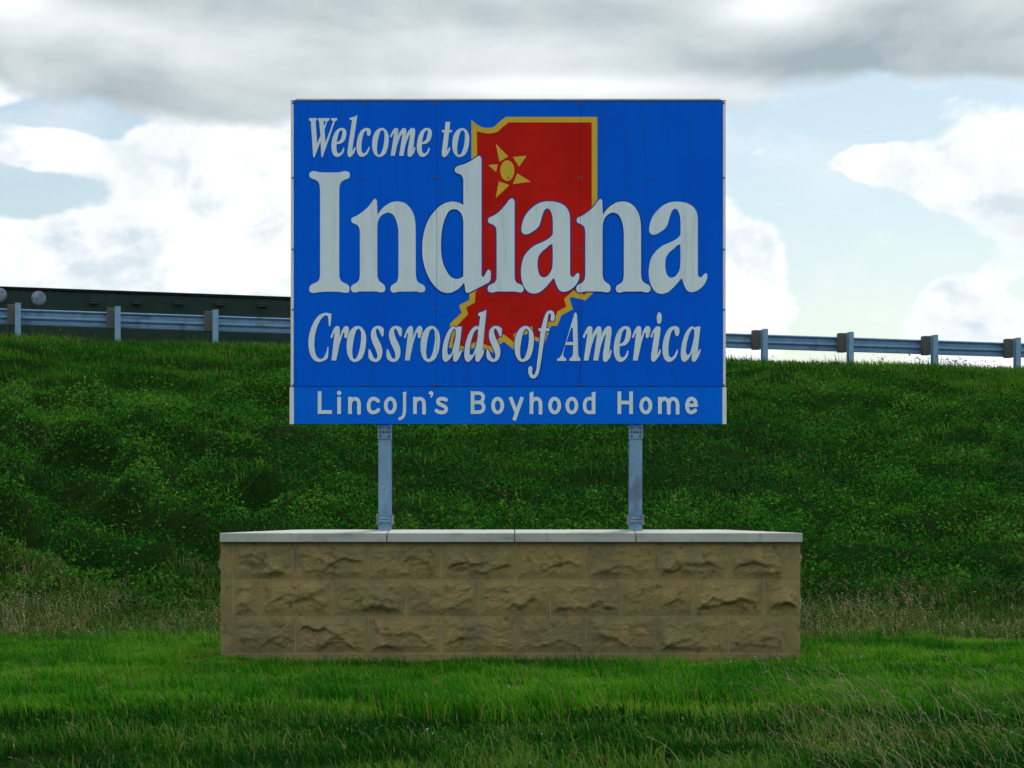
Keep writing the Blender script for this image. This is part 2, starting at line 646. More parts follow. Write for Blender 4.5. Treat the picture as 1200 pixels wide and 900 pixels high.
for a, b in ((344.0, SEAMS[0]), (SEAMS[0], SEAMS[1]), (SEAMS[1], 847.3)):
    mb = panel(a, b, 118.6, 452.8)
    e = GAP
    mb.v = [(x + (e if abs(x - sp(a, 0)[0]) < 1e-6 and a > 350 else 0) - (e if abs(x - sp(b, 0)[0]) < 1e-6 and b < 840 else 0), y, z) for x, y, z in mb.v]
    part('message_panel', mb, M['blue'], sign, .0006)
for a, b in ((344.4, 846.4),):
    part('lower_panel', panel(a, b, 453.5, 496.6), M['blue_lower'], sign, .0006)
for x0, x1, y0, y1 in ((340.7, 343.7, 118.4, 452.6), (339.4, 344.1, 453.9, 497.0), (847.6, 850.4, 118.4, 452.6), (846.7, 851.3, 453.9, 497.0)):
    mb = MB()
    X0, Z1 = sp(x0, y0); X1, Z0 = sp(x1, y1)
    mb.box(X0, X1, PY - .004, PY + .03, Z0, Z1)
    part('edge_trim', mb, M['edge_white'], sign, .002)
for s in SEAMS:
    X, Z1 = sp(s, 120); _, Z0 = sp(s, 452)
    part('seam_backing', MB().box(X - .03, X + .03, PY + .0045, PY + .008, Z0, Z1), M['seam'], sign)
X0, Zc = sp(345, 453.2); X1, _ = sp(846, 453)
part('seam_backing', MB().box(X0, X1, PY + .0082, PY + .012, Zc - .03, Zc + .03), M['seam'], sign)
for v in (119.4, 208, 292, 363, 448):
    X0, Zc = sp(346, v); X1, _ = sp(845, v)
    mb = MB()
    mb.box(X0, X1, PY + .013, PY + .018, Zc - .03, Zc + .03)
    mb.box(X0, X1, PY + .018, PY + .072, Zc + .0245, Zc + .03)
    part('stringer', mb, M['alu'], sign)
# edge cap along the top
X0, Z0 = sp(340.7, 118.4); X1, _ = sp(850.4, 118)
part('top_trim', MB().box(X0, X1, PY - .003, PY + .03, Z0 + .001, Z0 + .007), M['seam'], sign)

bolt_mesh = None
for bx in (343.2, 427, 509.9, 513.3, 595.5, 678.5, 681.9, 764, 848.2):
    for by in (121, 208.4, 292.4, 363, 451.4):
        X, Z = sp(bx, by)
        y0 = PY - .0045 if 344 < bx < 847 else PY - .0085
        if bolt_mesh is None:
            bolt_mesh = MB().cyl((0, 0, 0), (0, .0045, 0), .0085, 8).mesh('bolt', M['bolt'])
        o = link('bolt', bolt_mesh, sign)
        o.location = Vector((X, y0, Z)) - sign.location

# --- state map
BORD = parse("552.5,140! 558,145.2 564,148.6 571.5,149.9 577,149.2 580,148! 585,143 593,137! 700,137! 700,338! 694.5,344! 686,352! 669,347.8! 667.5,350.5! 671.5,362.4! "
             "658,369.5! 653,382! 646,381.6! 638,403! 632,401.2! 624,397.8! 622.5,389.5! 613.5,392.6! 607,394.2! 606,404! 602,409.5! 590.5,400.4! 586,403.6! 579.5,413.8! 572,411.5! "
             "565,407.6! 557.5,407.3! 552,408.8! 543.5,412.6! 540,411.6! 526,407.2! 530,388! 527,383.6! 527.6,379! 541,366.6! 538,357.6! 550,351.6! 550,343! 552.5,340!")
REDP = parse("559,153.6! 566,155.6 571.5,156.4 577,156 583.5,154.2! 589,149 596.5,143.4! 693.4,143.4! 693.4,336! 685,345.6! 672,340.2! 661,350! 663.5,359.6! 653.5,364.6! 648,377! "
             "641.5,376.6! 633,396.4! 626,394! 623.6,382! 602,391.2! 602.4,401! 590,391.4! 584,396.8! 577,406! 574,405.8! 565,402.4! 557,400.8! 551.5,403.4! 544,406.6! 539,404.8! 530.2,401.6! 533.5,388! 535.4,382! "
             "548.6,368.2! 546.4,360.2! 556.6,354.6! 557,343! 559,340!")
v2, tr = fill([smooth_path(REDP)])
state = sheet('state_map', v2, tr, M['red'], 2)
v2, tr = fill([smooth_path(BORD)])
sheet('map_border', v2, tr, M['yellow'], 1, state)
disc = [Vector((594.5 + 8.3 * math.cos(a), 200 + 12 * math.sin(a))) for a in np.linspace(0, 2 * math.pi, 40, endpoint=False)]
v2, tr = fill([disc])
sheet('sun_disc', v2, tr, M['yellow'], 3, state)
for ray in (((581, 168.5), (595.8, 183.5), (585.2, 189.5)), ((601, 184), (617.2, 182.5), (608.2, 195.5)), ((572.2, 193.5), (583.3, 192.5), (581.5, 201.8)),
            ((606.2, 203.2), (621.8, 213), (601, 215.8)), ((584.5, 212.5), (597, 217), (581, 232))):
    v2, tr = fill([[Vector(p) for p in ray]])
    sheet('sun_ray', v2, tr, M['yellow'], 3, state)


# --- letters
def offset_fill(contours, w):
    """grow the filled shape by w: offset contours, filled by winding number"""
    outs = []
    for ci, c in enumerate(contours):
        n = len(c)
        ar = sum(c[i].x * c[(i + 1) % n].y - c[(i + 1) % n].x * c[i].y for i in range(n))
        hole = ci > 0 and inside(contours[0], c[0].x, c[0].y)
        if (ar > 0) == hole:
            c = c[::-1]
        o = []
        for i in range(n):
            e0 = (c[i] - c[i - 1]); e1 = (c[(i + 1) % n] - c[i])
            if e0.length < 1e-6 or e1.length < 1e-6:
                continue
            e0.normalize(); e1.normalize()
            m0 = Vector((e0.y, -e0.x)); m1 = Vector((e1.y, -e1.x))
            if e0.dot(e1) < .5 and e0.x * e1.y - e0.y * e1.x > 0:
                for k in range(5):
                    mm = (m0 * (1 - k / 4) + m1 * (k / 4))
                    o.append(c[i] + (mm.normalized() if mm.length > 1e-3 else e0) * w)
            else:
                mm = m0 + m1
                mm = mm.normalized() if mm.length > 1e-3 else m0
                o.append(c[i] + mm * w / max(mm.dot(m1), .6))
        outs.append(o)
    vs, es = [], []
    for c in outs:
        o = len(vs)
        vs += c
        es += [(o + i, o + (i + 1) % len(c)) for i in range(len(c))]
    r = delaunay_2d_cdt(vs, es, [], 0, 1e-4)

    def wind(x, y):
        t = 0
        for c in outs:
            for i in range(len(c)):
                a, b = c[i - 1], c[i]
                if (a.y > y) != (b.y > y) and x < (b.x - a.x) * (y - a.y) / (b.y - a.y) + a.x:
                    t += 1 if b.y > a.y else -1
        return t
    ws = [(f, wind(sum(r[0][i][0] for i in f) / 3, sum(r[0][i][1] for i in f) / 3)) for f in r[2]]
    return r[0], [tuple(f) for f, k in ws if k >= 1]


def glyph(contours, m=None, edge=0.0):
    v2, tr = fill(contours)
    L = sheet('letter', v2, tr, m or M['letter'], 5)
    if edge:
        w2, tw = offset_fill(contours, edge)
        sheet('letter_outline', w2, tw, M['navy'], 4, L)
    return L


def G(frame, s, dx=0, dy=0):
    x0, y0, sc = frame
    return [[Vector((x0 + p.x / sc + dx, y0 + p.y / sc + dy)) for p in smooth_path(parse(c))] for c in s.split('|')]


A1, A2, A3 = (355, 180, 10), (475, 180, 10), (570, 180, 10)
G_I = "75,255 80,225 100,211 200,220 310,222 420,220 520,210 542,222 550,255 545,280 530,292 480,312 445,342 430,385 426,440! 426,1400! 430,1450 447,1490 480,1515 525,1537 543,1560 545,1600 538,1624 520,1630 430,1622 310,1618 200,1622 105,1630 85,1622 75,1592 80,1560 100,1538 150,1514 185,1488 198,1450 202,1400! 202,440! 195,372 180,332 150,310 105,292 82,278"
G_N = "848,530 864,545 869,590 872,660 876,718! 910,668 970,610 1040,572 1100,562 1170,572 1210,592 1262,645 1300,720 1316,800 1322,900! 1322,1395! 1328,1460 1345,1500 1380,1525 1420,1547 1433,1578 1428,1610 1410,1623 1320,1616 1220,1618 1130,1617 1045,1625 1030,1607 1025,1582 1035,1552 1065,1530 1100,1505 1116,1460 1120,1400! 1120,930! 1111,850 1095,790 1070,735 1035,702 1000,693 950,705 905,745 880,800 872,870! 872,1400! 876,1450 892,1490 925,1518 955,1543 965,1580 960,1610 940,1623 850,1616 760,1616 670,1616 590,1625 570,1611 562,1585 568,1557 590,1535 630,1515 658,1480 668,1420! 668,930! 660,872 640,840 600,822 575,807 567,777 580,752 620,735 690,690 760,630 800,580 826,545"
G_D = "868,27 886,45 893,90! 893,1395! 899,1436 912,1447 930,1428 955,1380 972,1360 990,1366 1000,1390 1000,1470! 988,1500 940,1530 850,1577 770,1618 737,1632 714,1628 704,1605 698,1560 688,1512! 660,1547 600,1600 540,1628 480,1633 420,1615 350,1560 290,1480 240,1370 210,1260 198,1130 200,1050 213,950 240,850 275,770 330,690 400,620 470,580 550,563 610,570 650,585 680,605! 680,320! 673,282 650,248 620,236 590,221 578,192 590,162 620,145 690,125 770,85 830,45|570,652 520,668 480,728 450,808 430,900 420,1000 418,1100 425,1200 445,1290 480,1370 530,1440 580,1466 630,1466 680,1440! 680,800! 670,740 645,690 610,660"
G_DOTLESS = "300,526 318,536 329,565 330,620! 330,1430! 335,1480 355,1514 395,1532 425,1552 436,1582 431,1610 415,1623 330,1616 230,1617 130,1616 45,1626 22,1611 15,1582 25,1552 60,1530 95,1513 115,1482 120,1430! 120,940! 112,872 90,840 50,823 25,806 18,780 30,755 70,735 130,700 190,640 240,580 276,536"
G_A = "730,560 800,565 870,585 930,625 965,680 978,750 980,850! 980,1395! 986,1430 1005,1447 1030,1438 1058,1405 1078,1400 1090,1422 1085,1470 1060,1522 1010,1577 950,1612 900,1620 860,1605 830,1560 810,1512 797,1470 786,1460! 750,1502 690,1570 620,1625 550,1640 500,1627 450,1575 415,1485 405,1390 415,1290 445,1200 500,1130 570,1075 650,1040 720,1004 765,965 778,940! 778,800! 771,730 755,680 735,652 712,642 685,660 660,710 640,780 620,840 590,880 540,916 480,945 440,944 415,920 411,880 425,800 460,720 520,650 590,595 660,567|770,1062 776,1100! 776,1280 770,1340 745,1400 700,1445 660,1451 625,1425 605,1370 598,1290 610,1210 650,1150 700,1110 745,1070"
EW = 1.25
glyph(G(A1, G_I))
glyph(G(A1, G_N))
glyph(G(A2, G_D), edge=EW)
glyph(G(A3, G_DOTLESS), edge=EW)
glyph(G(A3, G_A), edge=EW)
glyph(G(A1, G_N, 264.0), edge=EW)
glyph(G(A3, G_A, 149.7, .4))

C1, C2, C3, C4 = (355, 358, 10), (475, 358, 10), (595, 358, 10), (715, 358, 10)
K_C = "240,92 280,86 305,93 335,95! 330,170! 322,242! 305,242! 301,190 297,150 285,120 262,118 225,145 185,210 155,290 138,390 135,470 145,550 170,605 205,628 235,618 260,580 280,530 288,485! 300,487! 297,560 288,618 250,645 190,662 145,650 105,610 78,545 65,460 70,370 95,270 140,175 190,115"
K_R = "405,240 424,250 432,285 428,375! 445,330 470,272 500,242 525,246 540,275 536,315 524,350 512,380 495,383 486,362 485,325 477,320 460,360 440,420 425,480! 390,645! 335,645! 372,318! 358,335 345,375 336,384 325,374 335,340 360,280 385,248"
K_O = "650,240 690,258 722,300 740,370 738,450 720,550 680,630 640,655 600,662 560,640 530,590 515,520 515,430 530,350 565,285 605,250|655,272 632,285 610,340 590,430 580,520 582,590 595,625 610,630 630,610 655,550 675,460 682,360 675,295"
K_S = "870,240 915,247 945,270 948,310 941,362! 925,365! 905,320 885,282 870,268 858,288 862,340 885,400 915,460 930,520 925,590 900,640 855,662 810,652 775,620 768,570 770,515! 785,512! 810,565 835,615 855,628 870,610 868,560 840,490 810,420 797,360 802,300 830,258"
K_A = "1058,248! 1040,400! 1022,562! 1045,515! 1062,515! 1050,560 1020,625 985,660 960,650 955,610 962,550! 945,580 905,640 865,662 840,640 828,580 832,500 850,410 880,330 920,270 960,245 990,262! 1010,248!|965,275 940,310 910,390 893,480 892,560 905,582 925,570 955,490 975,410 985,320 980,280"
K_D = "950,50! 945,120! 903,545! 912,515! 926,515! 915,570 885,625 855,660 830,655 820,620 826,560! 805,590 770,640 730,662 705,640 692,580 697,500 715,410 745,330 785,270 825,243 862,247! 878,125! 862,122 852,100 862,88 900,75|845,275 815,300 785,370 765,450 755,530 760,575 780,580 805,540 835,440 850,340"
K_F = "500,58 530,70 548,110 548,150 535,180 515,185 502,165 506,130 500,100 485,95 475,120 465,180 451,268! 490,268! 490,300! 445,300! 420,450 395,620 375,740 350,820 310,855 275,850 248,810 240,760 245,725 265,710 288,728 285,770 290,805 305,815 325,780 345,650 365,500 385,300! 360,298! 360,270! 393,268! 410,200 435,120 465,70"
K_CAPA = "795,82 806,95 812,140 818,300! 825,560! 832,600 850,622! 850,650! 724,650! 724,622! 755,600 765,560! 768,464! 674,464! 652,550! 655,598 685,622! 685,650! 578,650! 578,626! 605,612 632,580! 660,500! 780,100!|745,255! 762,270! 768,428! 688,428!"
K_M = "960,243 984,250 992,285 986,352! 1020,290 1058,246 1084,249 1098,280 1090,365! 1125,290 1162,248 1190,242 1210,255 1216,295 1205,400! 1188,575! 1205,520! 1220,525! 1205,590 1175,640 1145,662 1122,650 1115,600 1130,480! 1152,330! 1138,350 1110,420 1085,500! 1060,645! 1002,645! 1048,328! 1028,350 1000,420 975,500! 945,645! 890,645! 935,325! 922,335 908,360 898,380 883,372 895,330 920,280 940,250"
K_E = "190,243 225,258 243,300 240,360 220,420 180,462 110,480! 110,530 118,590 140,612 165,600 190,560 205,525! 217,535! 205,590 175,635 125,662 85,650 55,600 42,530 48,440 70,350 105,285 150,248|180,272 150,300 130,360 112,450! 145,435 165,410 182,350 190,300"
K_I = "565,244 586,255 588,300 575,400! 550,578! 580,515! 595,520! 580,580 545,630 505,660 485,645 480,600 492,500! 520,310! 502,340 485,378 472,370 485,330 515,275 540,250|602,150 598,190 580,215 560,208 548,170 552,110 568,82 588,85 600,110"
K_SMALLC = "770,243 800,258 812,290 808,330 790,358 770,355 759,330 755,295 745,280 725,300 700,370 685,450 682,530 690,590 710,612 740,595 765,555 785,515! 797,525! 780,585 740,640 690,662 650,645 622,590 613,510 622,420 650,330 690,270 735,246"
CE = .95
glyph(G(C1, K_C))
glyph(G(C1, K_R))
glyph(G(C1, K_O))
glyph(G(C1, K_S))
glyph(G(C1, K_S, 21.2))
glyph(G(C1, K_R, 86))
glyph(G(C1, K_O, 86.5))
glyph(G(C4, K_A, -279.5), edge=CE)
glyph(G(C2, K_D), edge=CE)
glyph(G(C1, K_S, 138.3), edge=CE)
glyph(G(C1, K_O, 196.6), edge=CE)
glyph(G(C3, K_F), edge=CE)
glyph(G(C3, K_CAPA))
glyph(G(C3, K_M))
glyph(G(C4, K_E))
glyph(G(C1, K_R, 353.2))
glyph(G(C4, K_I))
glyph(G(C4, K_SMALLC))
glyph(G(C4, K_A))


def fit(s, x0, x1, y0, y1):
    cs = G((0, 0, 1), s)
    xs = [p.x for c in cs for p in c]; ys = [p.y for c in cs for p in c]
    ax, bx, ay, by = min(xs), max(xs), min(ys), max(ys)
    return [[Vector((x0 + (p.x - ax) / (bx - ax) * (x1 - x0), y0 + (p.y - ay) / (by - ay) * (y1 - y0))) for p in c] for c in cs]


W1, W2 = (358, 125, 12), (458, 125, 12)
K_W = "50,163! 162,163! 162,188! 143,207! 165,525! 212,405! 193,210! 178,188! 178,163! 340,163! 338,188! 305,215! 268,330! 283,510! 388,212! 362,188! 362,163! 447,163! 445,188! 415,212! 248,692! 242,708 228,708 222,692! 212,490! 137,690! 130,710 114,710 108,690! 75,212! 50,188!|255,205! 290,205! 262,282!"
K_L = "728,118! 720,200! 655,632! 690,575! 708,580! 690,640 655,690 622,712 600,695 592,650 600,560! 655,200! 646,187 625,185 620,166 640,155 685,145"
K_T = "770,215! 835,215! 825,330! 860,330! 858,362! 820,362! 790,634! 822,570! 837,578! 820,640 785,690 750,712 725,695 717,650 725,570! 752,362! 718,362! 720,330! 758,330!"
glyph(G(W1, K_W))
glyph(fit(K_E, 388.4, 406.1, 150, 184))
glyph(G(W1, K_L))
glyph(fit(K_SMALLC, 417.8, 434.7, 150, 184))
glyph(fit(K_O, 436.1, 455.7, 150, 184.1))
glyph(fit(K_M, 457.0, 486.9, 150, 184))
glyph(fit(K_E, 488.4, 506.1, 150, 184))
glyph(G(W2, K_T))
glyph(fit(K_O, 530.0, 550.0, 150.2, 184.2))


# --- the highway lettering of the lower panel, drawn as strokes
def ribbon(pts, w, smooth):
    P = [Vector(p) for p in pts]
    if smooth:
        Q = [P[0]]
        for i in range(len(P) - 1):
            p0 = P[max(i - 1, 0)]; p1 = P[i]; p2 = P[i + 1]; p3 = P[min(i + 2, len(P) - 1)]
            for k in range(1, 7):
                s = k / 6
                Q.append(.5 * ((2 * p1) + (p2 - p0) * s + (2 * p0 - 5 * p1 + 4 * p2 - p3) * s * s + (3 * p1 - p0 - 3 * p2 + p3) * s ** 3))
        P = Q
    ps = []
    for i in range(len(P) - 1):
        d = (P[i + 1] - P[i]).normalized()
        n = Vector((-d.y, d.x)) * w
        a, b = P[i], P[i + 1]
        ps.append([a + n, b + n, b - n, a - n])
        if 0 < i:
            e = (P[i] - P[i - 1]).normalized()
            if abs(e.dot(d)) > .3:
                ps.append([a + Vector((w * math.cos(k * math.pi / 6), w * math.sin(k * math.pi / 6))) for k in range(12)])
            else:
                ps.append([a + (e - d) * w + 0 * n, a + n * 1 + e * w, a - n + e * w][:0] or [a + (e + n.normalized()) * 0 + Vector((sx * w, sy * w)) for sx, sy in ((-1, -1), (1, -1), (1, 1), (-1, 1))])
    return ps


def ring(cx, cy, rx, ry, w, n=40):
    ps = []
    for i in range(n):
        a, b = 2 * math.pi * i / n, 2 * math.pi * (i + 1) / n
        pt = lambda t, k: Vector((cx + (rx + k) * math.cos(t), cy + (ry + k) * math.sin(t)))
        ps.append([pt(a, -w), pt(b, -w), pt(b, w), pt(a, w)])
    return ps


def disc_poly(cx, cy, r):
    return [[Vector((cx + r * math.cos(k * math.pi / 10), cy + r * math.sin(k * math.pi / 10))) for k in range(20)]]


def hw(frame, polys, dx=0):
    x0, y0, sc = frame
    w2, tw = union([[Vector((x0 + p.x / sc + dx, y0 + p.y / sc)) for p in q] for q in polys])
    return sheet('letter', w2, tw, M['letter'], 5, cut=False)


L1, L2, L3, L4 = (365, 430, 10), (485, 430, 10), (605, 430, 10), (715, 430, 10)
W = 21.5
arch = lambda x: [(x, 440), (x + 8, 408), (x + 28, 382), (x + 58, 373), (x + 86, 382), (x + 103, 412), (x + 106, 450), (x + 106, 552)]
n_polys = ribbon([(452, 352), (452, 552)], W, False) + ribbon(arch(452), W, True)
o_polys = ring(925, 453, 54, 81, W)
hw(L1, ribbon([(96, 286), (96, 529), (240, 529)], W, False))
hw(L1, ribbon([(325, 352), (325, 552)], W, False) + disc_poly(325, 306, 26))
hw(L1, n_polys)
hw(L1, ribbon([(784, 402), (758, 380), (722, 372), (692, 388), (674, 425), (670, 460), (677, 502), (700, 528), (735, 533), (765, 522), (786, 500)], W, True))
hw(L1, o_polys)
hw(L1, ribbon([(1091, 300), (1091, 400), (1090, 520), (1078, 575), (1056, 598), (1032, 608)], W - 3, True) + [[Vector((1068, 308)), Vector((1114, 288)), Vector((1114, 320)), Vector((1068, 320))]])
hw(L1, n_polys, 76.1)
v2, tr = fill(G(L2, "175,300 190,285 215,287 228,305 225,330 205,362! 190,356! 200,330 180,322"))
sheet('letter', v2, tr, M['letter'], 5, cut=False)
hw(L2, ribbon([(382, 388), (350, 375), (312, 374), (284, 395), (290, 428), (328, 448), (364, 467), (379, 500), (360, 528), (320, 534), (285, 526), (262, 511)], W, True))
hw(L2, ribbon([(688, 286), (688, 552)], W, False) + ribbon([(688, 309), (770, 309), (800, 325), (813, 360), (800, 396), (770, 415), (690, 416)], W - 1, True)
   + ribbon([(690, 416), (775, 416), (806, 436), (819, 474), (806, 510), (772, 529), (688, 529)], W - 1, True))
hw(L1, o_polys, 125.7)
hw(L2, ribbon([(1130, 355), (1206, 545)], W, False) + ribbon([(1270, 355), (1174, 626)], W, False))
hw(L3, ribbon([(178, 300), (178, 552)], W, False) + ribbon(arch(178), W, True) + [[Vector((155, 305)), Vector((201, 288)), Vector((201, 320)), Vector((155, 320))]])
hw(L1, o_polys, 192.5)
hw(L1, o_polys, 212.6)
hw(L3, ribbon([(906, 300), (906, 552)], W, False) + ribbon([(906, 385), (880, 374), (845, 373), (814, 395), (800, 450), (812, 508), (843, 531), (906, 531)], W - 1, True)
   + [[Vector((883, 305)), Vector((929, 288)), Vector((929, 320)), Vector((883, 320))]])
hw(L4, ribbon([(108, 288), (108, 552)], W, False) + ribbon([(245, 288), (245, 552)], W, False) + ribbon([(108, 418), (245, 418)], W, False))
hw(L1, o_polys, 299.3)
arm = lambda x: [(x, 440), (x + 8, 408), (x + 26, 382), (x + 50, 373), (x + 78, 382), (x + 98, 412), (x + 104, 450), (x + 104, 552)]
hw(L4, ribbon([(582, 352), (582, 552)], W, False) + ribbon(arm(582), W, True) + ribbon(arm(686), W, True))
hw(L4, ribbon([(895, 450), (1027, 450)], 20, False) + ribbon([(1004, 450), (1000, 412), (982, 383), (952, 372), (922, 388), (903, 425), (900, 460), (910, 505), (938, 532), (970, 529), (1000, 507)], W, True))

# --- posts
for pcx in (451.4, 744.6):
    YP = 18.25
    k = YP / F
    X = (pcx - 600) * k
    zt = EYE + (HOR - 124) * k
    zb = 0.60
    hwid, dep, tf = .054, .15, .009
    mb = MB()
    y0 = PY + .074
    mb.box(X - hwid, X + hwid, y0, y0 + tf, zb, zt)
    mb.box(X - hwid, X + hwid, y0 + dep - tf, y0 + dep, zb, zt)
    mb.box(X - .004, X + .004, y0 + tf, y0 + dep - tf, zb, zt)
    po = part('sign_post', mb, M['galv'], sign, .002)
    zz = lambda v: EYE + (HOR - v) / F * y0
    # fuse plate just under the panel
    part('fuse_plate', MB().box(X - .060, X + .060, y0 - .014, y0 - .001, zz(514.2), zz(499.2)), M['galv'], po, .002)
    fb = MB().cyl((0, 0, 0), (0, .006, 0), .0095, 8).mesh('bolt', M['bolt'])
    for ix in range(4):
        o = link('bolt', fb, po); o.location = Vector((X - .039 + .026 * ix, y0 - .020, zz(506.4))) - sign.location
    for ix in (-.036, .036):
        for v in (501.8, 511.2):
            o = link('bolt', fb, po); o.location = Vector((X + ix, y0 - .020, zz(v))) - sign.location
    # slip base: two plates, bolts, stiffener
    zs = zz(609)
    part('slip_base', MB().box(X - .066, X + .066, y0 - .03, y0 + dep + .03, zs - .022, zs - .002).box(X - .066, X + .066, y0 - .03, y0 + dep + .03, zs + .002, zs + .022), M['galv'], po, .002)
    part('stiffener', MB().box(X - .004, X + .004, y0 - .026, y0 - .001, zs + .023, zs + .14), M['galv'], po)
    bl = MB().cyl((0, 0, -.045), (0, 0, .045), .010, 8).cyl((0, 0, -.036), (0, 0, -.022), .018, 6).cyl((0, 0, .022), (0, 0, .036), .018, 6).mesh('bolt', M['bolt_light'])
    for ix in (-.058, .058):
        for yy in (y0 - .024, y0 + dep + .024):
            o = link('bolt', bl, po); o.location = Vector((X + ix, yy, zs)) - sign.location

# ------------------------------------------------------------------ stone wall
WY = 17.90
WB = 18.62
wk = WY / F
wx = lambda px: (px - 600) * wk
wz = lambda py: EYE + (HOR - py) * wk
wall = thing('stone_wall', 'low tan split-face stone wall with pale stone coping standing under the blue sign', 'wall', (0, (WY + WB) / 2, 0))
ZT = wz(635)
core = MB().box(wx(258) + .012, wx(938.5) - .012, WY + .0018, WB - .0018, -.25, ZT - .002)
part('mortar_core', core, M['mortar'], wall)


def rock(u, v, w, h, s):
    """relief of one split face, metres proud of the bed"""
    rr = np.random.default_rng(1000 + s)
    m = sstep(0, .075, np.minimum(np.minimum(u, w - u), np.minimum(v, h - v) * 1.1))
    r = .002 + .014 * fbm(u * 4.5, v * 6, s + 2, 3)
    for q in range(int(rr.integers(1, 4)) if w > .3 else 1):
        # a shelf: the face swells towards its lip, then breaks back underneath
        c = w * (.22 + .56 * rr.random()); half = w * (.20 + .32 * rr.random())
        lip = h * (.20 + .42 * rr.random()) + (fbm(u * 5.5, v * 0 + q, s + q, 4) - .5) * h * .50 + (u - c) * rr.normal() * .10 - ((u - c) / half) ** 2 * h * .16
        win = np.clip(1 - ((u - c) / half) ** 2, 0, 1) ** .5 * (.55 + .9 * vnoise(u * 7, v * 0 + q, s + 31))
        amp = .012 + .016 * rr.random()
        up = np.clip((v - lip) / (h * .40), 0, 1)
        swell = (1 - up) ** 1.3
        dn = sstep(-.028 - .06 * rr.random() * vnoise(u * 5, v * 0, s + 33), .004, v - lip)
        r = r + win * amp * swell * dn
    r = r + (np.abs(fbm(u * 8 + 2, v * 13, s + 5, 4) - .5)) * .034 + (fbm(u * 30, v * 44, s + 6, 3) - .5) * .010
    return m * np.clip(r, 0, .085) + .001


def rock_block(x0, x1, z0, z1, seed, face='front', flat=.25):
    """one block: relief grid on its show face, plain behind"""
    x0, x1, z0, z1 = x0 + .0045, x1 - .0045, z0 + .0024, z1 - .0024
    w, h = x1 - x0, z1 - z0
    nu, nv = max(6, int(w / .013)), max(6, int(h / .012))
    us = np.linspace(0, w, nu + 1); vs = np.linspace(0, h, nv + 1)
    Ug, Vg = np.meshgrid(us, vs)
    R = rock(Ug, Vg, w, h, seed)
    if w < .16:
        R = R * .10
    R[0, :] = R[-1, :] = 0; R[:, 0] = R[:, -1] = 0
    fr = np.stack([x0 + Ug, -R, z0 + Vg], -1).reshape(-1, 3)
    n = (nu + 1)
    f = [(i + n * k, i + 1 + n * k, i + 1 + n * (k + 1), i + n * (k + 1)) for k in range(nv) for i in range(nu)]
    mb = MB().add(fr, f)
    o = len(mb.v)
    D = .09
    mb.v += [(x0, D, z0), (x1, D, z0), (x1, D, z1), (x0, D, z1)]
    A, B, Cc, Dd = 0, nu, nu + n * nv, n * nv
    mb.f += [tuple([o + 0, o + 1] + [B - i for i in range(0, nu + 1)]),
             tuple([o + 2, o + 3] + [Dd + i for i in range(0, nu + 1)]),
             tuple([o + 3, o + 0] + [A + n * i for i in range(0, nv + 1)]),
             tuple([o + 1, o + 2] + [Cc - n * i for i in range(0, nv + 1)]),
             (o, o + 3, o + 2, o + 1)]
    return mb


rows = [(635, 679), (679, 721.7), (721.7, 765)]
joints = [[258, 273, 346.3, 431.6, 517, 604, 687, 769, 852, 922, 938.5],
          [258, 273, 305, 389, 476, 561, 645, 729, 812, 895, 938.5],
          [258, 273, 346.3, 431.8, 517, 604, 687, 770.5, 854, 921, 938.5]]
seed = 40
for (v0, v1), js in zip(rows, joints):
    for a, b in zip(js[:-1], js[1:]):
        seed += 1
        mb = rock_block(wx(a), wx(b), wz(v1), wz(v0) - (.002 if v0 == 635 else 0), seed)
        mb.xform(lambda p: Vector((p.x, WY + p.y, p.z)))
        part('stone_block', mb, M['stone'], wall)
    # ends of the wall and its back
    for side in (-1, 1):
        for (y0, y1) in ((WY + .093, (WY + WB) / 2), ((WY + WB) / 2, WB - .093)):
            seed += 1
            mb = rock_block(0, y1 - y0, wz(v1), wz(v0) - (.002 if v0 == 635 else 0), seed)
            mb.xform(lambda p: Vector((wx(258) + p.y, y1 - p.x, p.z)) if side < 0 else Vector((wx(938.5) - p.y, y0 + p.x, p.z)))
            part('stone_block', mb, M['stone'], wall)
    js2 = np.linspace(wx(258), wx(938.5), 9 if v0 != 679 else 8)
    for a, b in zip(js2[:-1], js2[1:]):
        seed += 1
        mb = rock_block(a, b, wz(v1), wz(v0) - (.002 if v0 == 635 else 0), seed)
        mb.xform(lambda p: Vector((p.x, WB - p.y, p.z)))
        part('stone_block', mb, M['stone'], wall)
part('footing', MB().box(wx(259), wx(937.5), WY - .004, WB + .004, -.25, wz(765) - .003), M['stone'], wall, .006)

# coping: four stones, slightly hipped on top
CY0, CY1 = WY - .055, WB + .055
ck = CY0 / F
cz = lambda v: EYE + (HOR - v) * ck
zlo, zhi = cz(635.3), cz(624.6)
ym = (CY0 + CY1) / 2
xl, xr = (257.5 - 600) * ck, (940.5 - 600) * ck
ztop = EYE - 2.6 / F * ym


def ctop(x, y):
    e = min(1.0, min(x - xl, xr - x) / .62)
    s = min(1.0, min(y - CY0, CY1 - y) / ((CY1 - CY0) / 2))
    return zhi + (ztop - zhi) * min(e, s)


